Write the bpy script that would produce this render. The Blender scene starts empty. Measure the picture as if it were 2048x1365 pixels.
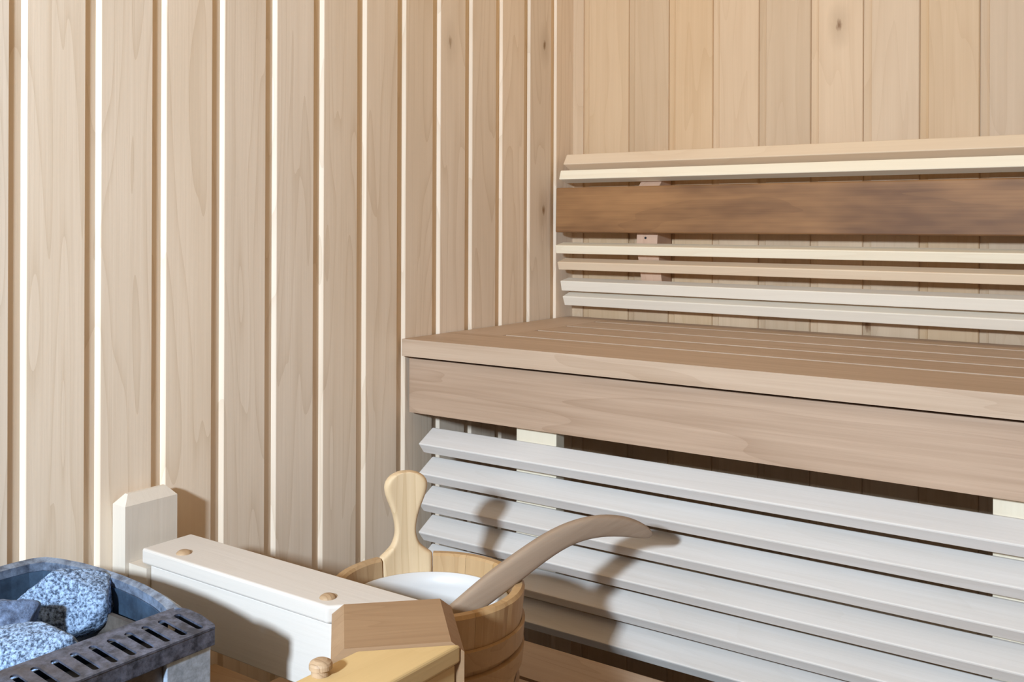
import bpy, bmesh, math, random
from mathutils import Vector, Matrix, noise

random.seed(7)
scene = bpy.context.scene
COL = scene.collection

# ------------------------------------------------------------------ camera numbers (level camera with lens shift)
CAM = Vector((1.1382, -1.8333, 1.094))
YAW = 0.6162
F_PX = 1999.4
AX = Vector((math.cos(YAW), math.sin(YAW), 0.0))      # camera right
AD = Vector((-math.sin(YAW), math.cos(YAW), 0.0))     # camera forward


# ------------------------------------------------------------------ materials
def _n(nt, kind, **kw):
    nd = nt.nodes.new(kind)
    for k, v in kw.items():
        setattr(nd, k, v)
    return nd


def _math(nt, op, a, b=None, clamp=False):
    nd = nt.nodes.new('ShaderNodeMath')
    nd.operation = op
    nd.use_clamp = clamp
    for i, x in enumerate((a, b)):
        if x is None:
            continue
        if isinstance(x, (int, float)):
            nd.inputs[i].default_value = x
        else:
            nt.links.new(x, nd.inputs[i])
    return nd.outputs[0]


def _mix(nt, fac, a, b, blend='MIX'):
    nd = nt.nodes.new('ShaderNodeMix')
    nd.data_type = 'RGBA'
    nd.blend_type = blend
    for sock, x in ((nd.inputs[0], fac), (nd.inputs[6], a), (nd.inputs[7], b)):
        if isinstance(x, (int, float)):
            sock.default_value = x
        elif isinstance(x, tuple):
            sock.default_value = (x[0], x[1], x[2], 1.0)
        else:
            nt.links.new(x, sock)
    return nd.outputs[2]


def _range(nt, x, a, b, c, d):
    nd = nt.nodes.new('ShaderNodeMapRange')
    nt.links.new(x, nd.inputs[0])
    for i, v in enumerate((a, b, c, d)):
        nd.inputs[i + 1].default_value = v
    return nd.outputs[0]


def wood(name, base, dark, axis='X', vary=0.10, streak=0.35, ring=0.35, ring_n=9.0, rough=0.55,
         knots=0.0, blotch=0.35, blotch_scale=2.2, tint=None, fine=1.0):
    """Planed sauna timber: grain along one object axis, growth-ring contour lines, blotches, optional knots."""
    m = bpy.data.materials.new(name)
    m.use_nodes = True
    nt = m.node_tree
    bs = nt.nodes['Principled BSDF']
    tc = _n(nt, 'ShaderNodeTexCoord')
    geo = _n(nt, 'ShaderNodeNewGeometry')
    rnd = geo.outputs['Random Per Island']
    off = _n(nt, 'ShaderNodeVectorMath', operation='SCALE')
    off.inputs[0].default_value = (37.0, 53.0, 71.0)
    nt.links.new(rnd, off.inputs['Scale'])
    add = _n(nt, 'ShaderNodeVectorMath', operation='ADD')
    nt.links.new(tc.outputs['Object'], add.inputs[0])
    nt.links.new(off.outputs[0], add.inputs[1])
    vec = add.outputs[0]

    def scaled(along, across):
        mp = _n(nt, 'ShaderNodeVectorMath', operation='MULTIPLY')
        s = [across, across, across]
        s['XYZ'.index(axis)] = along
        mp.inputs[1].default_value = s
        nt.links.new(vec, mp.inputs[0])
        return mp.outputs[0]

    def nz(v, scale, detail=4.0, rough_=0.55, dist=0.0):
        t = _n(nt, 'ShaderNodeTexNoise')
        t.inputs['Scale'].default_value = scale
        t.inputs['Detail'].default_value = detail
        t.inputs['Roughness'].default_value = rough_
        t.inputs['Distortion'].default_value = dist
        nt.links.new(v, t.inputs['Vector'])
        return t.outputs['Fac']

    fine_g = nz(scaled(5.0, 260.0), 1.0, 3.0)
    mid_g = nz(scaled(1.6, 55.0), 1.0, 4.0, 0.6)
    field = nz(scaled(1.2, 12.0), 1.0, 1.8, 0.45, 0.35)
    big = nz(scaled(blotch_scale * 0.6, blotch_scale * 2.2), 1.0, 3.0, 0.6)
    # contour lines of a smooth field look like flat-sawn growth rings
    r = _math(nt, 'MULTIPLY', field, ring_n)
    r = _math(nt, 'FRACT', r)
    r = _math(nt, 'POWER', r, 5.0)
    streaks = _math(nt, 'ADD', _math(nt, 'MULTIPLY', _range(nt, fine_g, .3, .7, 0, 1), 0.4 * fine),
                    _math(nt, 'MULTIPLY', _range(nt, mid_g, .32, .68, 0, 1), 0.6))
    fac = _math(nt, 'MULTIPLY', streaks, streak)
    fac = _math(nt, 'ADD', fac, _math(nt, 'MULTIPLY', r, ring))
    fac = _math(nt, 'ADD', fac, _math(nt, 'MULTIPLY', _range(nt, big, .35, .72, 0, 1), blotch), clamp=True)
    col = _mix(nt, fac, base, dark)
    if knots > 0:
        vo = _n(nt, 'ShaderNodeTexVoronoi')
        vo.inputs['Scale'].default_value = 1.0
        vo.voronoi_dimensions = '2D'
        sp = _n(nt, 'ShaderNodeSeparateXYZ')
        nt.links.new(vec, sp.inputs[0])
        cb_ = _n(nt, 'ShaderNodeCombineXYZ')
        nt.links.new(_math(nt, 'MULTIPLY', _math(nt, 'ADD', sp.outputs[0], sp.outputs[1]), 8.0), cb_.inputs[0])
        nt.links.new(_math(nt, 'MULTIPLY', sp.outputs[2], 3.6), cb_.inputs[1])
        nt.links.new(cb_.outputs[0], vo.inputs['Vector'])
        cs = _n(nt, 'ShaderNodeSeparateColor')
        nt.links.new(vo.outputs['Color'], cs.inputs[0])
        gate = _range(nt, cs.outputs[0], 1.0 - knots, 1.0 - knots + .02, 0, 1)
        wob = _math(nt, 'ADD', vo.outputs['Distance'], _math(nt, 'MULTIPLY', nz(scaled(60.0, 160.0), 1.0, 2.0), 0.06))
        k = _range(nt, wob, 0.042, 0.075, 1, 0)
        k = _math(nt, 'MULTIPLY', k, gate, clamp=True)
        halo = _math(nt, 'MULTIPLY', _range(nt, wob, 0.05, 0.22, .45, 0), gate, clamp=True)
        col = _mix(nt, halo, col, tuple(c * .72 for c in dark))
        col = _mix(nt, k, col, (dark[0] * .5, dark[1] * .4, dark[2] * .3))
    # plank to plank tone
    v = _range(nt, rnd, 0, 1, 1.0 - vary, 1.0 + vary)
    hs = _n(nt, 'ShaderNodeHueSaturation')
    nt.links.new(v, hs.inputs['Value'])
    r2 = _math(nt, 'FRACT', _math(nt, 'MULTIPLY', rnd, 13.7))
    nt.links.new(_range(nt, r2, 0, 1, 1.0 - vary * 1.2, 1.0 + vary * 1.2), hs.inputs['Saturation'])
    nt.links.new(col, hs.inputs['Color'])
    nt.links.new(hs.outputs[0], bs.inputs['Base Color'])
    bs.inputs['Roughness'].default_value = rough
    bs.inputs['Specular IOR Level'].default_value = 0.35
    bp = _n(nt, 'ShaderNodeBump')
    bp.inputs['Strength'].default_value = 0.08
    bp.inputs['Distance'].default_value = 0.002
    nt.links.new(streaks, bp.inputs['Height'])
    nt.links.new(bp.outputs[0], bs.inputs['Normal'])
    return m


def plain(name, col, rough=0.5, metal=0.0, spec=0.5):
    m = bpy.data.materials.new(name)
    m.use_nodes = True
    bs = m.node_tree.nodes['Principled BSDF']
    bs.inputs['Base Color'].default_value = (*col, 1)
    bs.inputs['Roughness'].default_value = rough
    bs.inputs['Metallic'].default_value = metal
    bs.inputs['Specular IOR Level'].default_value = spec
    return m


def speckled(name, c0, c1, scale, rough=0.6, metal=0.0, lo=.4, hi=.62, bump=0.2, spec=.5, detail=6.0, c2=None, s2=12.0):
    m = bpy.data.materials.new(name)
    m.use_nodes = True
    nt = m.node_tree
    bs = nt.nodes['Principled BSDF']
    tc = _n(nt, 'ShaderNodeTexCoord')
    t = _n(nt, 'ShaderNodeTexNoise')
    t.inputs['Scale'].default_value = scale
    t.inputs['Detail'].default_value = detail
    t.inputs['Roughness'].default_value = 0.7
    nt.links.new(tc.outputs['Object'], t.inputs['Vector'])
    f = _range(nt, t.outputs['Fac'], lo, hi, 0, 1)
    col = _mix(nt, f, c0, c1)
    if c2:
        t2 = _n(nt, 'ShaderNodeTexNoise')
        t2.inputs['Scale'].default_value = s2
        t2.inputs['Detail'].default_value = 4
        nt.links.new(tc.outputs['Object'], t2.inputs['Vector'])
        col = _mix(nt, _range(nt, t2.outputs['Fac'], .45, .7, 0, .8), col, c2)
    nt.links.new(col, bs.inputs['Base Color'])
    bs.inputs['Roughness'].default_value = rough
    bs.inputs['Metallic'].default_value = metal
    bs.inputs['Specular IOR Level'].default_value = spec
    bp = _n(nt, 'ShaderNodeBump')
    bp.inputs['Strength'].default_value = bump
    bp.inputs['Distance'].default_value = 0.002
    nt.links.new(t.outputs['Fac'], bp.inputs['Height'])
    nt.links.new(bp.outputs[0], bs.inputs['Normal'])
    return m


W_LEFT = wood('panelling_light_lift', (.86, .735, .595), (.62, .485, .345), 'Z', vary=.05, streak=.24, ring=.36, ring_n=11, knots=.12, blotch=.32)  # same wood as the back wall, colour lightened to offset weak grazing light
W_BACK = wood('panelling_light_cut', (.64, .47, .305), (.44, .285, .155), 'Z', vary=.07, streak=.28, ring=.16, ring_n=9, knots=.25, blotch=.35)  # same wood as the left wall, colour darkened to offset strong frontal light
W_ROOM = wood('room_panelling', (.30, .17, .075), (.22, .115, .05), 'Z', vary=.06, knots=.05)
W_CEIL = wood('ceiling_panelling', (.62, .40, .18), (.48, .29, .12), 'X', vary=.06)
W_SKIRT = wood('white_aspen', (.70, .675, .65), (.52, .47, .42), 'X', vary=.03, streak=.34, ring=.10, blotch=.40, blotch_scale=1.6)
W_RAIL = wood('cream_aspen', (.86, .78, .62), (.68, .55, .38), 'X', vary=.04, streak=.22, ring=.15, blotch=.22)
W_RAILW = wood('white_rail_aspen', (.80, .735, .63), (.64, .565, .46), 'X', vary=.04, streak=.22, ring=.12, blotch=.25)
W_RAILT = wood('tan_aspen', (.74, .60, .44), (.58, .42, .28), 'X', vary=.04, streak=.25, ring=.15, blotch=.3)
W_BOARD = wood('brown_cedar_board', (.38, .20, .085), (.14, .066, .028), 'X', vary=.04, streak=.40, ring=.12, ring_n=6, blotch=.85, blotch_scale=6.0)
W_SEAT = wood('seat_alder', (.58, .445, .335), (.38, .265, .18), 'X', vary=.08, streak=.55, ring=.2, blotch=.35)
W_SEATY = wood('seat_alder_cross', (.58, .45, .345), (.43, .305, .21), 'Y', vary=.05, streak=.40, ring=.2, blotch=.35)
W_APRON = wood('apron_alder', (.53, .385, .28), (.27, .17, .105), 'X', vary=.04, streak=.50, ring=.2, ring_n=7, blotch=.55, blotch_scale=1.6)
W_POST = wood('upright_aspen', (.74, .67, .53), (.60, .51, .38), 'Z', vary=.03, streak=.25, ring=.1)
W_BRACK = wood('pink_bracket', (.62, .42, .30), (.48, .30, .20), 'Z', vary=.03)
W_GX = wood('guard_aspen_x', (.65, .61, .565), (.53, .475, .42), 'X', vary=.03, streak=.18, ring=.12, blotch=.2)
W_GY = wood('guard_aspen_y', (.66, .475, .235), (.52, .35, .155), 'Y', vary=.03, streak=.22, ring=.12, blotch=.2)
W_GZ = wood('guard_aspen_z', (.66, .595, .51), (.54, .46, .375), 'Z', vary=.03, streak=.2, ring=.12, blotch=.2)
W_CORNER = wood('corner_block', (.38, .24, .13), (.26, .15, .075), 'X', vary=.03, streak=.5, ring=.3, ring_n=16)
W_PLUG = wood('dowel_plug', (.52, .37, .235), (.28, .18, .10), 'X', vary=.03, streak=.5, ring=.6, ring_n=30)
W_LOW = wood('lower_seat_alder', (.50, .375, .275), (.34, .235, .16), 'X', vary=.05, streak=.4)
W_LOWY = wood('lower_seat_cross', (.50, .375, .275), (.34, .235, .16), 'Y', vary=.05, streak=.4)
W_STAVE = wood('bucket_stave', (.52, .35, .185), (.36, .215, .095), 'Z', vary=.05, streak=.55, ring=.35, ring_n=14, fine=.6)
W_HANDLE = wood('bucket_handle', (.70, .54, .35), (.52, .37, .21), 'Z', vary=.02, streak=.55, ring=.5, ring_n=14, fine=.4)
W_HOOP = wood('bucket_hoop', (.46, .295, .145), (.33, .195, .085), 'X', vary=.03, streak=.25)
W_LADLE = wood('ladle_wood', (.40, .305, .225), (.27, .19, .13), 'X', vary=.02, streak=.5, ring=.25)
M_LINER = plain('white_liner', (.64, .63, .62), .4)
M_STONE = speckled('granite', (.025, .05, .10), (.36, .51, .76), 300.0, .62, lo=.40, hi=.60, bump=.9, detail=5.0)
M_STONE_D = speckled('dark_granite', (.03, .05, .10), (.15, .22, .37), 130.0, .62, lo=.35, hi=.7, bump=.7, detail=5.0)
M_RIM = speckled('weathered_steel', (.045, .055, .085), (.20, .235, .35), 90.0, .40, .55, lo=.38, hi=.68, bump=.25, c2=(.10, .09, .095), s2=16.0)
M_LIP = speckled('worn_steel_lip', (.10, .125, .18), (.40, .51, .70), 60.0, .34, .55, lo=.36, hi=.70, bump=.3)
M_ZINC = speckled('galvanised_sheet', (.28, .34, .43), (.50, .60, .74), 90.0, .42, .35, lo=.35, hi=.6, bump=.05)
M_DARKM = speckled('sooty_steel', (.10, .085, .075), (.16, .14, .125), 40.0, .55, .4, bump=.1)
M_INNER = speckled('inner_steel', (.05, .08, .13), (.10, .17, .27), 18.0, .34, .6, bump=.03)
M_GRATE = plain('grate_steel', (.03, .03, .035), .6, .5)
M_FLOOR = speckled('grey_floor', (.16, .13, .11), (.22, .19, .16), 30.0, .6, bump=.05)


# ------------------------------------------------------------------ mesh helpers
def link_mesh(name, bm, mat, parent=None, loc=None, smooth=False):
    """one mesh object; vertices are given in room coordinates, the origin goes to its thing's base"""
    bmesh.ops.recalc_face_normals(bm, faces=bm.faces[:])
    origin = ORIG[parent.name] if parent is not None else Vector(loc or (0, 0, 0))
    bmesh.ops.translate(bm, verts=bm.verts[:], vec=-origin)
    me = bpy.data.meshes.new(name)
    bm.to_mesh(me)
    bm.free()
    if smooth:
        for p in me.polygons:
            p.use_smooth = True
    me.materials.append(mat)
    o = bpy.data.objects.new(name, me)
    COL.objects.link(o)
    if parent is not None:
        o.parent = parent
    else:
        o.location = origin
    ORIG[o.name] = origin
    return o


ORIG = {}


def thing(name, label, cat, loc, group=None):
    o = bpy.data.objects.new(name, None)
    o.empty_display_size = 0.05
    COL.objects.link(o)
    o.location = loc
    ORIG[o.name] = Vector(loc)
    o['label'] = label
    o['category'] = cat
    if group:
        o['group'] = group
    return o


def bevel_all(bm, w, seg=2, geom=None, angle=0.5):
    if w <= 0:
        return
    es = [e for e in (geom or bm.edges) if len(e.link_faces) == 2 and e.calc_face_angle(0) > angle]
    bmesh.ops.bevel(bm, geom=es, offset=w, segments=seg, affect='EDGES', profile=0.5)


def merge(dst, src):
    me = bpy.data.meshes.new('tmp')
    src.to_mesh(me)
    src.free()
    dst.from_mesh(me)
    bpy.data.meshes.remove(me)
    return dst


def box(a, b, bevel=0.0, seg=2):
    bm = bmesh.new()
    x0, y0, z0 = a
    x1, y1, z1 = b
    vs = [bm.verts.new(p) for p in ((x0, y0, z0), (x1, y0, z0), (x1, y1, z0), (x0, y1, z0),
                                    (x0, y0, z1), (x1, y0, z1), (x1, y1, z1), (x0, y1, z1))]
    for f in ((0, 3, 2, 1), (4, 5, 6, 7), (0, 1, 5, 4), (1, 2, 6, 5), (2, 3, 7, 6), (3, 0, 4, 7)):
        bm.faces.new([vs[i] for i in f])
    bevel_all(bm, bevel, seg)
    return bm


def prism(poly, direction, bevel=0.0, seg=2):
    """closed polygon of 3-D points swept along a vector"""
    bm = bmesh.new()
    d = Vector(direction)
    a = [bm.verts.new(Vector(p)) for p in poly]
    b = [bm.verts.new(Vector(p) + d) for p in poly]
    n = len(poly)
    bm.faces.new(list(reversed(a)))
    bm.faces.new(b)
    for i in range(n):
        bm.faces.new((a[i], a[(i + 1) % n], b[(i + 1) % n], b[i]))
    bmesh.ops.recalc_face_normals(bm, faces=bm.faces[:])
    bevel_all(bm, bevel, seg)
    return bm


def structure(o):
    o['kind'] = 'structure'
    return o


# ------------------------------------------------------------------ the room
H_ROOM = 2.15
Y_FRONT = -2.85
X_RIGHT = 2.25
TH = 0.018           # board thickness
G_D = 0.0058         # depth of the tongue recess at its far side
G_E = 0.0024         # drop at the sharp edge
G_W = 0.0172         # width of the recess floor
G_S = 0.0045         # run of the slope up to the face

# left wall: sharp edge of every board, measured, then carried on at the same pitch towards the front
edges = [-1.2287, -1.1337, -1.0391, -0.9443, -0.8494, -0.7545, -0.6594, -0.5628, -0.4696, -0.3765, -0.2807, -0.185, -0.0869]
while edges[0] > Y_FRONT + .11:
    edges.insert(0, edges[0] - .095)
edges = [Y_FRONT] + edges + [0.0]
bm = bmesh.new()
for i in range(len(edges) - 1):
    e0, e1 = edges[i], edges[i + 1]
    if i == 0:
        prof = [(-TH, e0), (0, e0)]
    else:
        prof = [(-TH, e0), (-G_E, e0), (-G_D, e0 + G_W - .0004), (-G_D * .93, e0 + G_W), (-.0006, e0 + G_W + G_S * .8), (0, e0 + G_W + G_S)]
    if i == len(edges) - 2:
        prof += [(0, e1), (-TH, e1)]
    else:
        prof += [(0, e1 - .0008), (-.0008, e1 - .0001), (-TH, e1 - .0001)]
    merge(bm, prism([(x, y, 0) for x, y in prof], (0, 0, H_ROOM)))
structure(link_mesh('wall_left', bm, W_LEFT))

# back wall, same board turned the corner
edges = [0.0257, 0.1351, 0.2269, 0.3223, 0.417, 0.5177, 0.6133, 0.71, 0.8066]
while edges[-1] < X_RIGHT - .11:
    edges.append(edges[-1] + .0968)
edges = [-.012] + edges + [X_RIGHT]
bm = bmesh.new()
for i in range(len(edges) - 1):
    e0, e1 = edges[i], edges[i + 1]
    if i == 0:
        prof = [(e0, TH), (e0, .0002)]
    else:
        prof = [(e0, TH), (e0, .0042), (e0 + .0105, .0025), (e0 + .0140, .0012), (e0 + .0152, 0)]
    if i == len(edges) - 2:
        prof += [(e1, 0), (e1, TH)]
    else:
        prof += [(e1 - .0022, 0), (e1 - .0007, .0009), (e1 - .0001, .0026), (e1 - .0001, TH)]
    merge(bm, prism([(x, y, 0) for x, y in prof], (0, 0, H_ROOM)))
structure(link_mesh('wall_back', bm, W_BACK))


def panel_wall(a, b, axis, fixed, z0, z1, out, mat, name):
    bm = bmesh.new()
    n = int((b - a) / .095)
    for i in range(n + 1):
        p, q = a + i * .095, min(a + (i + 1) * .095 - .003, b)
        if q - p < .01:
            continue
        if axis == 'Y':
            merge(bm, box((min(fixed, fixed + out), p, z0), (max(fixed, fixed + out), q, z1), .002, 1))
        else:
            merge(bm, box((p, min(fixed, fixed + out), z0), (q, max(fixed, fixed + out), z1), .002, 1))
    return structure(link_mesh(name, bm, mat))


panel_wall(Y_FRONT, -.001, 'Y', X_RIGHT, 0, H_ROOM, TH, W_ROOM, 'wall_right')

# unseen shell added behind the panelling to stop light leaking at joints
bm = bmesh.new()
merge(bm, box((-.08, Y_FRONT - .06, -.05), (-TH - .0005, .08, H_ROOM + .05)))
merge(bm, box((-TH, TH + .0005, -.05), (X_RIGHT + .08, .08, H_ROOM + .05)))
merge(bm, box((X_RIGHT + TH + .0005, Y_FRONT - .06, -.05), (X_RIGHT + .08, TH, H_ROOM + .05)))
merge(bm, box((-.08, Y_FRONT - .06, H_ROOM + .02), (X_RIGHT + .08, .08, H_ROOM + .08)))
structure(link_mesh('light_seal_shell', bm, M_FLOOR))

# front wall with the window the daylight comes through
WX0, WX1, WZ0, WZ1 = .63, .85, 1.41, 1.63
bm = bmesh.new()
for a, b in (((-.02, 0), (WX0, H_ROOM)), ((WX1, 0), (X_RIGHT + .02, H_ROOM)), ((WX0, 0), (WX1, WZ0)), ((WX0, WZ1), (WX1, H_ROOM))):
    merge(bm, box((a[0], Y_FRONT - .06, a[1]), (b[0], Y_FRONT, b[1])))
structure(link_mesh('wall_front', bm, W_ROOM))
bm = bmesh.new()
for a, b in (((WX0, WZ0), (WX0 + .03, WZ1)), ((WX1 - .03, WZ0), (WX1, WZ1)), ((WX0 + .03, WZ0), (WX1 - .03, WZ0 + .03)), ((WX0 + .03, WZ1 - .03), (WX1 - .03, WZ1))):
    merge(bm, box((a[0], Y_FRONT - .05, a[1]), (b[0], Y_FRONT - .005, b[1]), .003))
structure(link_mesh('window_1', bm, W_GX))

bm = bmesh.new()
n = 24
for i in range(n):
    y0 = Y_FRONT + i * (-Y_FRONT) / n
    merge(bm, box((0, y0 + .0015, H_ROOM), (X_RIGHT, y0 + (-Y_FRONT) / n - .0015, H_ROOM + .015)))
structure(link_mesh('ceiling', bm, W_CEIL))
structure(link_mesh('floor', box((-.02, Y_FRONT - .06, -.05), (X_RIGHT + .02, .02, 0)), M_FLOOR))

# ------------------------------------------------------------------ upper bench
BX1 = 2.235
t = thing('sauna_bench', 'upper sauna bench with slatted tan seat and deep front board, running along the back wall', 'bench', (1.12, -.30, 0))
ZT = .900
fr = -.552
seats = [(-.552, -.4065), (-.3955, -.3055), (-.2945, -.2055), (-.1945, -.0965), (-.0855, -.012)]
for k, (a, b) in enumerate(seats):
    x0 = -.0 + .004 if k == 0 else .108
    th = .029
    link_mesh('seat_plank', box((x0 if k else .002, a, ZT - th), (BX1, b, ZT), .0022 if k == 0 else .0012), W_SEAT, t)
link_mesh('end_plank', box((.002, -.4060, ZT - .029), (.1075, -.012, ZT), .0012), W_SEATY, t)
link_mesh('front_board', box((.006, -.537, .7735), (BX1, -.5135, .8655), .0025), W_APRON, t)
for x in (.12, .75, 1.40, 2.05):
    link_mesh('joist', box((x, -.512, .822), (x + .045, -.012, .8705), .002), W_SEATY, t)

# ------------------------------------------------------------------ slatted skirt below it
t = thing('slatted_panel', 'white louvre panel of six tilted slats between the upper and the lower bench', 'panel', (1.12, -.53, 0))
PITCH = .0495
for k in range(6):
    dz = -k * PITCH
    prof = [(-.5155, .7484), (-.5534, .7264), (-.5388, .7084), (-.5155, .7240)]
    link_mesh('slat', prism([(.040, y, z + dz) for y, z in prof], (2.17, 0, 0), .0022), W_SKIRT, t)
for x0, x1 in ((.213, .289), (.9155, .992), (1.62, 1.696)):
    link_mesh('upright', box((x0, -.5115, .4680), (x1, -.489, .8700), .002), W_POST, t)
    pad = bmesh.new()
    for k in range(6):
        merge(pad, box((x0, -.5154, .7245 - k * PITCH), (x1, -.5112, .7470 - k * PITCH)))
    link_mesh('slat_spacer', pad, W_SKIRT, t)

# ------------------------------------------------------------------ back rest
t = thing('backrest', 'curved backrest of thin pale slats and one wide brown board on the back wall', 'backrest', (1.12, 0, 1.08))
BR_X = .012
rails = [((-.0440, 1.2443), (-.0586, 1.2225), W_RAILT), ((-.0682, 1.2094), (-.0749, 1.1903), W_RAIL),
         ((-.0893, 1.0528), (-.0844, 1.0356), W_RAIL), ((-.0805, 1.0183), (-.0745, 1.0015), W_RAILT),
         ((-.0686, .9783), (-.0626, .9570), W_RAILW), ((-.0596, .9454), (-.0506, .9259), W_RAILW)]
DEP = .024
for (ty, tz), (by, bz), mt in rails:
    d = Vector((0, by - ty, bz - tz))
    nb = Vector((0, -d.z, d.y)).normalized()        # towards the wall
    p = [Vector((BR_X, ty, tz)), Vector((BR_X, by, bz)), Vector((BR_X + .006, by, bz)) + nb * DEP, Vector((BR_X + .006, ty, tz)) + nb * DEP]
    poly = [(BR_X, q.y, q.z) for q in p]
    bm = prism(poly, (BX1 - BR_X, 0, 0))
    for v in bm.verts:                                # left end cut slightly on the skew
        if v.co.x < .1 and (v.co.yz - p[0].yz).length > .012 and (v.co.yz - p[1].yz).length > .012:
            v.co.x += .006
    bevel_all(bm, .0016, 2)
    link_mesh('slat', bm, mt, t)
link_mesh('wide_board', prism([(BR_X, -.0854, 1.1723), (BR_X, -.0876, 1.0798), (BR_X, -.0626, 1.0792), (BR_X, -.0604, 1.1717)], (BX1 - BR_X, 0, 0), .0025), W_BOARD, t)['label'] = 'wide brown board with darker lower streak'
brace = [(-.002, 1.238), (-.0185, 1.240), (-.0300, 1.215), (-.0455, 1.183), (-.0595, 1.170), (-.0615, 1.085), (-.0640, 1.058), (-.0600, 1.040),
         (-.0545, 1.022), (-.0485, 1.003), (-.0430, .982), (-.0370, .962), (-.0330, .949), (-.0265, .930), (-.002, .930)]
for x in (.189, .93, 1.66):
    br = link_mesh('bracket', prism([(x, y, z) for y, z in brace], (.046, 0, 0), .001), W_BRACK, t)
    sc = bmesh.new()
    bmesh.ops.create_cone(sc, cap_ends=True, segments=14, radius1=.0024, radius2=.0024, depth=.0012, matrix=Matrix.Translation((x + .020, -.0632, 1.0700)) @ Matrix.Rotation(math.pi / 2, 4, 'X'))
    link_mesh('screw', sc, M_GRATE, br)

# ------------------------------------------------------------------ lower bench
t = thing('sauna_bench', 'low slatted bench under the wooden bucket, at the bottom edge of the picture', 'bench', (1.12, -.82, 0))
ZL = .485
for k in range(4):
    y1 = -.6265 - k * .1045
    y0 = y1 - .0965
    link_mesh('seat_plank', box((.205 if k < 3 else .004, max(y0, -.992), ZL - .028), (BX1, y1, ZL), .003), W_LOW, t)
link_mesh('end_plank', box((.108, -.9355, ZL - .028), (.2035, -.6265, ZL), .003), W_LOWY, t)
link_mesh('front_board', box((.03, -.986, ZL - .13), (BX1, -.965, ZL - .0285), .0025), W_LOW, t)
link_mesh('back_batten', box((.205, -.6220, ZL - .036), (BX1, -.6075, ZL - .0090), .002), W_LOW, t)
for x in (.12, .95, 1.9):
    link_mesh('joist', box((x, -.9645, ZL - .10), (x + .045, -.628, ZL - .0285), .002), W_LOWY, t)
    link_mesh('leg', box((x, -.9645, 0), (x + .045, -.928, ZL - .1005), .002), W_POST, t)
    link_mesh('leg', box((x, -.672, 0), (x + .045, -.628, ZL - .1005), .002), W_POST, t)

# ------------------------------------------------------------------ heater guard
t = thing('heater_guard', 'low pale wooden guard rail with pegged caps fencing in the stone heater', 'guard rail', (.26, -1.09, 0))
GZ = .6925


def chamfered_post(x0, y0, x1, y1, z0, z1, c, bevel=.0012, h=None, cy=None):
    h = h or c
    cy = c if cy is None else cy
    bm = bmesh.new()
    rings = [[(x0, y0, z0), (x1, y0, z0), (x1, y1, z0), (x0, y1, z0)],
             [(x0, y0, z1 - h), (x1, y0, z1 - h), (x1, y1, z1 - h), (x0, y1, z1 - h)],
             [(x0 + c, y0 + cy, z1), (x1 - c, y0 + cy, z1), (x1 - c, y1 - cy, z1), (x0 + c, y1 - cy, z1)]]
    vs = [[bm.verts.new(p) for p in r] for r in rings]
    bm.faces.new(list(reversed(vs[0])))
    bm.faces.new(vs[2])
    for k in range(2):
        for i in range(4):
            bm.faces.new((vs[k][i], vs[k][(i + 1) % 4], vs[k + 1][(i + 1) % 4], vs[k + 1][i]))
    bevel_all(bm, bevel, 2, angle=.3)
    return bm


link_mesh('wall_post', chamfered_post(.0006, -1.0952, .0272, -1.0191, 0, .7535, .0105, h=.0125), W_GZ, t)
link_mesh('cleat', box((.0275, -1.090, .630), (.0640, -1.021, .6705), .001), W_GZ, t)
# caps mitred at the corner post
poly = [(.050, -1.0875, GZ - .0190), (.050, -1.0145, GZ - .0190), (.4460, -1.0145, GZ - .0190), (.3730, -1.0875, GZ - .0190)]
cap_a = link_mesh('rail_cap', prism(poly, (0, 0, .0190), .0030, 3), W_GX, t)
poly = [(.0645, -1.0845, .597), (.0645, -1.018, .597), (.4420, -1.018, .597), (.3755, -1.0845, .597)]
link_mesh('rail_board', prism(poly, (0, 0, GZ - .0195 - .597), .0012), W_GX, t)
poly = [(.4755, -1.60, GZ - .0190), (.5450, -1.60, GZ - .0190), (.5450, -1.0785, GZ - .0190), (.4755, -1.1480, GZ - .0190)]
cap_b = link_mesh('rail_cap', prism(poly, (0, 0, .0190), .0030, 3), W_GY, t)
cap_b['label'] = 'honey yellow rail cap'
poly = [(.4785, -1.59, .597), (.5420, -1.59, .597), (.5420, -1.0830, .597), (.4785, -1.1465, .597)]
link_mesh('rail_board', prism(poly, (0, 0, GZ - .0195 - .597), .0012), W_GY, t)


# corner post, turned 45 degrees
def rot_box(bm, cx, cy, ang):
    bmesh.ops.rotate(bm, verts=bm.verts[:], cent=(0, 0, 0), matrix=Matrix.Rotation(ang, 3, 'Z'))
    bmesh.ops.translate(bm, verts=bm.verts[:], vec=(cx, cy, 0))
    return bm


hw, hd = .0632, .0572
cb = chamfered_post(-hw, -hd, hw, hd, 0, .6940, .0125, .0010, h=.0100, cy=.0012)
cp_me = bpy.data.meshes.new('corner_post')
cb.to_mesh(cp_me)
cb.free()
cp_me.materials.append(W_CORNER)
cp = bpy.data.objects.new('corner_post', cp_me)
COL.objects.link(cp)
cp.parent = t
cp.location = Vector((.4620, -1.0794, 0)) - ORIG[t.name]
cp.rotation_euler = (0, 0, math.radians(45))
cp['label'] = 'brown chamfered corner block'


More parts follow.
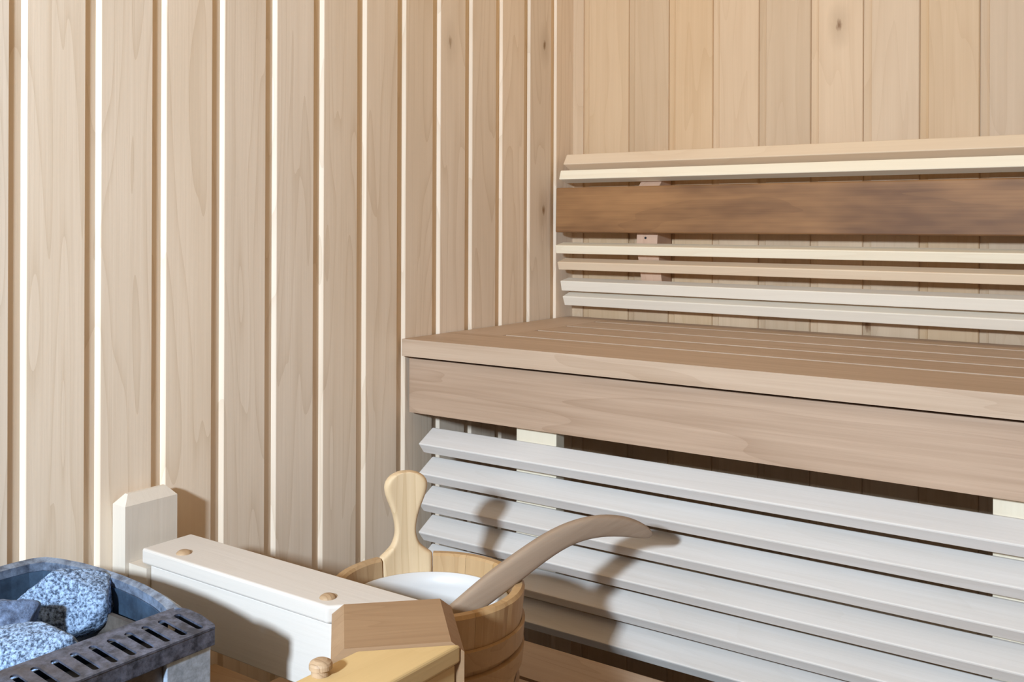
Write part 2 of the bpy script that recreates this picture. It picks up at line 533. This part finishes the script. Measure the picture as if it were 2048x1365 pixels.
def dome(cx, cy, z, r, h, seg=24, rings=5):
    bm = bmesh.new()
    prev = None
    base = []
    for k in range(rings + 1):
        a = k / rings * math.pi / 2
        rr, zz = r * math.cos(a), z + h * math.sin(a)
        if k == rings:
            top = bm.verts.new((cx, cy, z + h))
            for i in range(seg):
                bm.faces.new((prev[i], prev[(i + 1) % seg], top))
            break
        ring = [bm.verts.new((cx + rr * math.cos(2 * math.pi * i / seg), cy + rr * math.sin(2 * math.pi * i / seg), zz)) for i in range(seg)]
        if prev:
            for i in range(seg):
                bm.faces.new((prev[i], prev[(i + 1) % seg], ring[(i + 1) % seg], ring[i]))
        else:
            base = ring
            bm.faces.new(list(reversed(ring)))
        prev = ring
    return bm


for x, y in ((.1085, -1.0690), (.3560, -1.0690)):
    link_mesh('peg', dome(x, y, GZ - .001, .0095, .0055), W_PLUG, cap_a, smooth=True)


def lathe(cx, cy, prof, seg=48, closed_bottom=True, closed_top=True):
    bm = bmesh.new()
    rings = []
    for r, z in prof:
        rings.append([bm.verts.new((cx + r * math.cos(2 * math.pi * i / seg), cy + r * math.sin(2 * math.pi * i / seg), z)) for i in range(seg)])
    for k in range(len(rings) - 1):
        for i in range(seg):
            bm.faces.new((rings[k][i], rings[k][(i + 1) % seg], rings[k + 1][(i + 1) % seg], rings[k + 1][i]))
    if closed_bottom:
        bm.faces.new(list(reversed(rings[0])))
    if closed_top:
        bm.faces.new(rings[-1])
    return bm


link_mesh('peg', lathe(.4850, -1.2035, [(.0085, GZ - .001), (.0085, GZ + .005), (.0105, GZ + .006), (.0105, GZ + .0095), (.0095, GZ + .0115), (.006, GZ + .0135), (.002, GZ + .014)], 28), W_PLUG, cap_b)['label'] = 'ridged round peg head'

# ------------------------------------------------------------------ heater
HX0, HX1 = .024, .347        # outer plan
HY0, HY1 = -1.56, -1.207     # front is outside the picture
ZR = .710
t = thing('sauna_heater', 'grey steel sauna stove with slotted top edge, filled with stones', 'heater', (.18, -1.38, 0))


def back_edge(x0, x1, y_end, bow, n=14, corner=.05):
    pts = []
    for i in range(n + 1):
        s = i / n
        x = x0 + (x1 - x0) * s
        pts.append((x, y_end + bow * math.sin(math.pi * min(1, s * 1.02)) ** .8))
    return pts


outer = [(HX0, HY0), (HX0, -1.232), (.0270, -1.2120), (.0360, -1.2020), (.0560, -1.1950), (.0900, -1.1885), (.1300, -1.1855), (.1700, -1.1855),
         (.2100, -1.1880), (.2500, -1.1945), (.2800, -1.2015), (.2980, -1.2065)]
inner = [(.0400, HY0 + .07), (.0400, -1.246), (.0420, -1.2260), (.0480, -1.2130), (.0640, -1.2065), (.0940, -1.2000), (.1310, -1.1970), (.1690, -1.1970),
         (.2060, -1.1995), (.2420, -1.2055), (.2680, -1.2125), (.2870, -1.2195)]
# the lip round the back and left of the stone bed
bm = bmesh.new()


def vring(pts, z):
    return [bm.verts.new((x, y, z)) for x, y in pts]


a0 = vring(outer, ZR - .030)
a1 = vring(outer, ZR - .002)
mid = [((ox * .55 + ix * .45), (oy * .55 + iy * .45)) for (ox, oy), (ix, iy) in zip(outer, inner)]
a2 = vring(mid, ZR + .002)
a3 = vring(inner, ZR - .001)
a4 = vring(inner, ZR - .010)
for p, q in ((a0, a1), (a1, a2), (a2, a3), (a3, a4), (a4, a0)):
    for i in range(len(p) - 1):
        bm.faces.new((p[i], p[i + 1], q[i + 1], q[i]))
for k in (0, -1):
    bm.faces.new([a0[k], a1[k], a2[k], a3[k], a4[k]])
link_mesh('rim', bm, M_LIP, t)

# the wide slotted strip along the right side
SX0, SX1 = .2875, HX1
NS = 18
P_S = .0181
Y_S0 = -1.2215
cellx = [SX0, .2985, .3010, .3035, .3375, .3400, .3425, SX1]
bm = bmesh.new()


def slot_outline(cy):
    x0, x1, hw_ = .3010, .3415, .0036
    pts = []
    for k in range(9):
        a = -math.pi / 2 + math.pi * k / 8
        pts.append((x1 - hw_ + hw_ * math.cos(a), cy + hw_ * math.sin(a)))
    for k in range(9):
        a = math.pi / 2 + math.pi * k / 8
        pts.append((x0 + hw_ + hw_ * math.cos(a), cy + hw_ * math.sin(a)))
    return pts


def cell_outline(pts, cy, x0, x1, h):
    out = []
    for k, (x, y) in enumerate(pts):
        n2 = len(pts) // 2
        if k < n2:
            s = k / (n2 - 1)
            if s < .25:
                out.append((x1 - (x1 - .325) * (1 - s / .25) * .0 - 0, cy - h + 0 * s) if k == 0 else (x1, cy - h + (2 * h) * (s)))
            else:
                out.append((x1, cy - h + 2 * h * s))
        else:
            s = (k - n2) / (n2 - 1)
            out.append((x0, cy + h - 2 * h * s))
    return out


def strip_z(x):                      # the strip falls slightly outwards
    return ZR + .001 - (x - SX0) / (SX1 - SX0) * .006


for s in range(NS):
    cy = Y_S0 - P_S * s
    inn = slot_outline(cy)
    out = cell_outline(inn, cy, SX0, SX1, P_S / 2)
    vi = [bm.verts.new((x, y, strip_z(x))) for x, y in inn]
    vo = [bm.verts.new((x, y, strip_z(x))) for x, y in out]
    n = len(vi)
    for k in range(n):
        bm.faces.new((vi[k], vo[k], vo[(k + 1) % n], vi[(k + 1) % n]))
bmesh.ops.remove_doubles(bm, verts=bm.verts[:], dist=.0002)
# plain end of the strip up to the tip
yb = Y_S0 + P_S / 2
tip = [(SX0, yb), (SX1, yb), (SX1 + .0005, yb + .0020), (SX1 - .004, yb + .0050), (.318, yb + .0085), (.298, yb + .0070), (SX0, yb + .0015)]
bm.faces.new([bm.verts.new((x, y, strip_z(x))) for x, y in tip])
bmesh.ops.remove_doubles(bm, verts=bm.verts[:], dist=.0002)
bmesh.ops.recalc_face_normals(bm, faces=bm.faces[:])
if sum(f.normal.z for f in bm.faces) < 0:
    bmesh.ops.reverse_faces(bm, faces=bm.faces[:])
top_faces = bm.faces[:]
ext = bmesh.ops.extrude_face_region(bm, geom=top_faces)
vv = [g for g in ext['geom'] if isinstance(g, bmesh.types.BMVert)]
bmesh.ops.translate(bm, verts=vv, vec=(0, 0, .0001))
for v in bm.verts:
    if v not in vv:
        v.co.z -= .0018
strip = link_mesh('slotted_edge', bm, M_RIM, t)

# turned-down flange below the strip, zinc corner sheet and darker side sheet
link_mesh('flange', prism([(SX1 - .0065, HY0, .6870), (SX1 - .0065, yb + .0030, .6870), (SX1 - .0005, yb + .0030, .6870), (SX1 - .0005, HY0, .6870)], (0, 0, .0160), .0008), M_RIM, t)
link_mesh('corner_sheet', prism([(SX1 - .0090, -1.262, .02), (SX1 - .0090, -1.2125, .02), (SX1 - .0030, -1.2125, .02), (SX1 - .0030, -1.262, .02)], (0, 0, .6665), .0012), M_ZINC, t)['label'] = 'bright galvanised corner sheet'
link_mesh('side_sheet', box((SX1 - .016, HY0 + .01, .02), (SX1 - .0095, -1.2140, .6865)), M_DARKM, t)
link_mesh('back_sheet', box((HX0 + .03, -1.2140, .02), (SX1 - .0100, -1.2085, .6790)), M_DARKM, t)
link_mesh('wall_sheet', box((HX0 + .006, HY0 + .01, .02), (HX0 + .012, -1.235, .6790)), M_DARKM, t)
link_mesh('front_sheet', box((HX0 + .006, HY0, .02), (SX1 - .010, HY0 + .006, .6790)), M_ZINC, t)
link_mesh('slot_light_stop', merge(box((SX0 + .004, HY0 + .012, .6880), (SX1 - .0066, -1.2119, .6900)), box((SX0, -1.2118, .6865), (SX1 - .0070, -1.2098, .7030))), M_GRATE, t)  # unseen plates added below the slots to keep light from passing through
# lining of the stone bed
bm = bmesh.new()
lin = [(SX0 - .0005, HY0 + .072)] + [(x, y) for x, y in inner][::1]
lin = inner + [(SX0 - .0005, -1.2290), (SX0 - .0005, HY0 + .07)]
l0 = vring([(x, y - .0008) for x, y in lin], ZR - .0105)
l1 = vring([(x * .90 + .016, y * .985 - .0190) for x, y in lin], .600)
n = len(lin)
for i in range(n):
    bm.faces.new((l0[i], l0[(i + 1) % n], l1[(i + 1) % n], l1[i]))
o = link_mesh('stone_bed_lining', bm, M_INNER, t)
md = o.modifiers.new('thick', 'SOLIDIFY')
md.thickness = .0015
md.offset = 0
gb = bmesh.new()
for k in range(12):
    x = .050 + k * .020
    merge(gb, box((x, HY0 + .075, .606), (x + .008, -1.236, .612)))
merge(gb, box((.040, HY0 + .072, .600), (.282, -1.232, .606)))
link_mesh('grate', gb, M_GRATE, t)


# ------------------------------------------------------------------ stones
def stone(name_label, c, size, seed, rotz=0, mat=M_STONE, planes=9, tilt=(0, 0), flat=None):
    rng = random.Random(seed)
    bm = bmesh.new()
    bmesh.ops.create_icosphere(bm, subdivisions=5, radius=1.0)
    pl = []
    for k in range(planes):
        d = Vector((rng.gauss(0, 1), rng.gauss(0, 1), rng.gauss(0, 1))).normalized()
        pl.append((d, rng.uniform(.58, .86)))
    for d, h in (flat or []):
        pl.append((Vector(d).normalized(), h))
    for v in bm.verts:
        d = v.co.normalized()
        r = 1.0
        acc = 1.0 ** -26
        for n_, h in pl:
            q = d.dot(n_)
            if q > .05:
                acc += (h / q) ** -26
        r = acc ** (-1 / 26)
        p = d * r
        s = Vector((seed * 3.1, seed * 1.7, seed * .9))
        r += .045 * noise.noise(p * 3.0 + s) + .022 * noise.noise(p * 9.0 + s) + .010 * noise.noise(p * 26.0 + s)
        v.co = d * r
    M = Matrix.Rotation(rotz, 3, 'Z') @ Matrix.Rotation(tilt[0], 3, 'X') @ Matrix.Rotation(tilt[1], 3, 'Y') @ Matrix.Diagonal(Vector(size))
    for v in bm.verts:
        v.co = M @ v.co + Vector(c)
    o = link_mesh('sauna_stone', bm, mat, None, loc=c, smooth=True)
    o['label'] = name_label
    o['category'] = 'stone'
    o['group'] = 'stones in the sauna stove'
    return o


U = YAW   # stones are laid out roughly along the view's left-right direction
stone('large speckled grey stone in the middle of the stove, highest of them', (.1290, -1.2330, .6900), (.0570, .0330, .0410), 3, U, flat=[((-.8, .1, .7), .66), ((.5, -.2, .9), .72), ((.1, -.9, .45), .66)])
stone('smooth dark grey stone at the left edge, left of the large speckled stone', (.1420, -1.3070, .6900), (.0400, .0320, .0330), 11, U + .3, mat=M_STONE_D, flat=[((.2, -.7, .7), .62), ((0, 0, 1), .72)])
stone('long speckled grey stone lying against the slotted edge of the stove', (.2190, -1.3220, .6820), (.0780, .0290, .0390), 5, U + .1, flat=[((0, -.5, .9), .70)])
stone('small dark stone wedged right of the other stones by the slotted edge', (.2400, -1.2580, .6480), (.032, .026, .036), 8, U, mat=M_STONE_D)

# ------------------------------------------------------------------ bucket
ZB = ZL
ZRIM = .655
BC = Vector((.3437, -.8891, 0))
R_T, R_B = .1205, .1040
HB = ZRIM - ZB
TW = .0150


def rad(z):
    return R_B + (R_T - R_B) * (z - ZB) / HB


t = thing('water_bucket', 'round wooden water bucket with one upright paddle-shaped handle, white inside', 'bucket', (BC.x, BC.y, ZB))
hv = AX * (-.039) + AD * .108
PHI_H = math.atan2(hv.y, hv.x)
half_a = .0400 / R_T
bm = bmesh.new()
NST = 13
a_start = PHI_H + half_a + .001
a_span = 2 * math.pi - 2 * half_a - .002
for k in range(NST):
    b0 = a_start + a_span * k / NST + .0012
    b1 = a_start + a_span * (k + 1) / NST - .0012
    sub = 6
    cols = []
    for i in range(sub + 1):
        a = b0 + (b1 - b0) * i / sub
        c, s = math.cos(a), math.sin(a)
        ins = .0006 if i in (0, sub) else 0
        col = []
        for rr, z in ((rad(ZB) - ins, ZB + .0004), (rad(ZRIM - .004) - ins, ZRIM - .004), (rad(ZRIM) - .0035, ZRIM), (rad(ZRIM) - TW + .003, ZRIM), (rad(ZRIM) - TW, ZRIM - .003), (rad(ZB) - TW, ZB + .0004)):
            col.append(bm.verts.new((BC.x + rr * c, BC.y + rr * s, z)))
        cols.append(col)
    m_ = len(cols[0])
    for i in range(sub):
        for j in range(m_):
            bm.faces.new((cols[i][j], cols[i + 1][j], cols[i + 1][(j + 1) % m_], cols[i][(j + 1) % m_]))
    bm.faces.new(cols[0])
    bm.faces.new(list(reversed(cols[-1])))
link_mesh('staves', bm, W_STAVE, t)
link_mesh('bottom', lathe(BC.x, BC.y, [(rad(ZB) - TW - .0006, ZB + .010), (rad(ZB) - TW - .0005, ZB + .018)], 48), W_STAVE, t)

# the long stave with the paddle handle
prof = [(ZB + .0004, .0398), (ZRIM - .03, .0398), (ZRIM - .004, .0398), (ZRIM, .0390), (ZRIM + .003, .0327), (ZRIM + .007, .0262), (ZRIM + .011, .0212), (ZRIM + .016, .0180),
        (ZRIM + .024, .0150), (ZRIM + .0334, .0140), (ZRIM + .045, .0157), (ZRIM + .0574, .0190), (ZRIM + .068, .0234), (ZRIM + .080, .0285), (ZRIM + .091, .0308),
        (ZRIM + .099, .0288), (ZRIM + .1055, .0222), (ZRIM + .109, .0125), (ZRIM + .110, .0030)]
bm = bmesh.new()
rows = []
NC = 14
for z, hwid in prof:
    hwid *= 1.0 if z < ZRIM + .005 else 1.05
    zz = min(z, ZRIM)
    ro = rad(zz)
    ri = ro - TW
    if z > ZRIM:
        ro -= .0005
    rv = []
    for side, rr in ((0, ro), (1, ri)):
        order = range(NC + 1) if side == 0 else range(NC, -1, -1)
        for i in order:
            sx = -1 + 2 * i / NC
            edge = max(0.0, abs(sx) - .80) / .20
            pull = (.0032 * edge ** 2) if z > ZRIM - .006 else .0
            r2 = rr - pull if side == 0 else rr + pull
            a = PHI_H + sx * hwid / R_T
            rv.append(bm.verts.new((BC.x + r2 * math.cos(a), BC.y + r2 * math.sin(a), z)))
    rows.append(rv)
m_ = len(rows[0])
for k in range(len(rows) - 1):
    for j in range(m_):
        bm.faces.new((rows[k][j], rows[k][(j + 1) % m_], rows[k + 1][(j + 1) % m_], rows[k + 1][j]))
bm.faces.new(list(reversed(rows[0])))
bm.faces.new(rows[-1])
o = link_mesh('handle', bm, W_HANDLE, t, smooth=True)
md = o.modifiers.new('round', 'SUBSURF')
md.levels = md.render_levels = 1

# liner
zl_ = ZRIM - .024
lr = rad(zl_) - TW - .0008
pr_ = [(lr, zl_), (lr - .0005, zl_ + .0012), (lr - .0022, zl_ + .0010)]
for k in range(1, 11):
    a = k / 10 * math.pi / 2
    pr_.append((max(.002, (lr - .0022) - .030 * (1 - math.cos(a)) ** 1.0 - (.0 if k < 10 else .0)), zl_ - .115 * math.sin(a)))
pr_ += [(.05, zl_ - .118), (.003, zl_ - .119)]
o = link_mesh('liner', lathe(BC.x, BC.y, pr_, 64, False, True), M_LINER, t, smooth=True)
o['label'] = 'white plastic liner'


# hoops: wooden bands whose ends lap over each other
def hoop(z0, z1, th0, slope=0.0, lap=None):
    bm = bmesh.new()
    seg = 96
    rings = []
    for i in range(seg):
        a = 2 * math.pi * i / seg
        dz = slope * math.cos(a - 2.2)
        q = []
        for rr, z in ((.0004, z0), (th0, z0 + .0015), (th0, z1 - .0015), (.0004, z1)):
            zz = z + dz
            r = rad(zz) + rr
            q.append(bm.verts.new((BC.x + r * math.cos(a), BC.y + r * math.sin(a), zz)))
        rings.append(q)
    for i in range(seg):
        p, q = rings[i], rings[(i + 1) % seg]
        for j in range(4):
            bm.faces.new((p[j], q[j], q[(j + 1) % 4], p[(j + 1) % 4]))
    return bm


link_mesh('hoop', hoop(ZRIM - .0660, ZRIM - .0400, .0042, .0010), W_HOOP, t)
link_mesh('hoop', hoop(ZRIM - .0930, ZRIM - .0690, .0060, .0035), W_HOOP, t)
link_mesh('hoop', hoop(ZRIM - .1500, ZRIM - .1120, .0046, .0010), W_HOOP, t)

# ------------------------------------------------------------------ ladle
path_px = [(838, 1292, 1.145), (872, 1264, 1.160), (905, 1238, 1.175), (938, 1212, 1.190), (970, 1186, 1.205), (1003, 1160, 1.220), (1035, 1136, 1.235), (1068, 1111, 1.250),
           (1100, 1089, 1.265), (1130, 1072, 1.278), (1160, 1060, 1.290), (1190, 1053, 1.301), (1218, 1050.5, 1.311), (1245, 1052, 1.320), (1268, 1056, 1.327), (1287, 1062, 1.332), (1300, 1067, 1.335), (1307, 1070, 1.336)]
half = [18, 20, 22, 24, 25.5, 26, 25.5, 24.5, 23.5, 22.5, 22, 21.8, 21.5, 20.5, 18, 14.5, 9.5, 3.5]
t = thing('water_ladle', 'bent wooden ladle leaning in the bucket, its handle tip hooked over to the right', 'ladle', (.40, -.86, .655))
cent = []
for u, v, dpt in path_px:
    cent.append(CAM + AD * dpt + AX * ((u - 1024) / F_PX * dpt) + Vector((0, 0, -(v - 451) / F_PX * dpt)))
bm = bmesh.new()
rings = []
for k, p in enumerate(cent):
    a = cent[max(0, k - 1)]
    b = cent[min(len(cent) - 1, k + 1)]
    tg = (b - a).normalized()
    side = (CAM - p).normalized()
    side = (side - tg * side.dot(tg)).normalized()
    side = (side + tg.cross(side) * .35).normalized()
    up = side.cross(tg).normalized()
    w = half[k] / F_PX * path_px[k][2]
    th = min(w * .62, .0105)
    ring = []
    for i in range(16):
        an = 2 * math.pi * i / 16
        c, s = math.cos(an), math.sin(an)
        e = .55
        ring.append(bm.verts.new(p + up * (w * math.copysign(abs(c) ** e, c)) + side * (th * math.copysign(abs(s) ** e, s))))
    rings.append(ring)
for k in range(len(rings) - 1):
    for i in range(16):
        bm.faces.new((rings[k][i], rings[k][(i + 1) % 16], rings[k + 1][(i + 1) % 16], rings[k + 1][i]))
bm.faces.new(list(reversed(rings[0])))
bm.faces.new(rings[-1])
chord = (cent[12] - cent[1]).normalized()
RL = chord.to_track_quat('X', 'Z').to_matrix()
org = ORIG[t.name]
for v in bm.verts:
    v.co = RL.transposed() @ (v.co - org) + org
o = link_mesh('handle', bm, W_LADLE, t, smooth=True)
o.rotation_euler = RL.to_euler()
md = o.modifiers.new('s', 'SUBSURF')
md.levels = md.render_levels = 1
b0 = cent[0]
zc = b0.z - .012
bc = BC + (b0 - BC) * .75
link_mesh('bowl', lathe(bc.x, bc.y, [(.010, zc - .028), (.024, zc - .022), (.031, zc - .008), (.033, zc + .012), (.031, zc + .013), (.028, zc - .006), (.020, zc - .018), (.003, zc - .021)], 32), W_LADLE, t, smooth=True)

# ------------------------------------------------------------------ light
def area(name, loc, target, size, size_y, energy, color, spread=None):
    l = bpy.data.lights.new(name, 'AREA')
    l.shape = 'RECTANGLE'
    l.size = size
    l.size_y = size_y
    l.energy = energy
    l.color = color
    if spread:
        l.spread = spread
    o = bpy.data.objects.new(name, l)
    COL.objects.link(o)
    o.location = loc
    o.rotation_euler = (Vector(target) - Vector(loc)).to_track_quat('-Z', 'Y').to_euler()
    return o


area('window_daylight', ((WX0 + WX1) / 2, Y_FRONT - .012, (WZ0 + WZ1) / 2), (.35, -.6, .75), .13, .13, 74, (.72, .86, 1.0))
area('warm_fill_light', (.50, -.50, 2.05), (.25, -.4, 0), .25, .25, 1.3, (1.0, .68, .22))  # unseen warm light added to yellow the upper walls

w = bpy.data.worlds.new('world')
scene.world = w
w.use_nodes = True
w.node_tree.nodes['Background'].inputs[0].default_value = (.75, .87, 1.0, 1)
w.node_tree.nodes['Background'].inputs[1].default_value = 0.6

# ------------------------------------------------------------------ camera
cam = bpy.data.cameras.new('camera')
cam.sensor_width = 36.0
cam.sensor_fit = 'HORIZONTAL'
cam.lens = F_PX / 2048 * 36.0
cam.shift_x = 0.0
cam.shift_y = -(682.5 - 451.0) / 2048.0
cam.clip_start = 0.01
co = bpy.data.objects.new('camera', cam)
COL.objects.link(co)
fwd = AD
up = Vector((0, 0, 1))
ROLL = .0037
rt = AX * math.cos(ROLL) + Vector((0, 0, 1)) * math.sin(ROLL)
upv = rt.cross(fwd)
M = Matrix((rt, upv, -fwd)).transposed().to_4x4()
M.translation = CAM
co.matrix_world = M
scene.camera = co

scene.view_settings.view_transform = 'Standard'
scene.view_settings.look = 'None'
scene.view_settings.gamma = 1.0
scene.view_settings.use_curve_mapping = False
scene.view_settings.exposure = 0.0
scene.cycles.max_bounces = 10
scene.cycles.diffuse_bounces = 6
scene.cycles.use_denoising = True
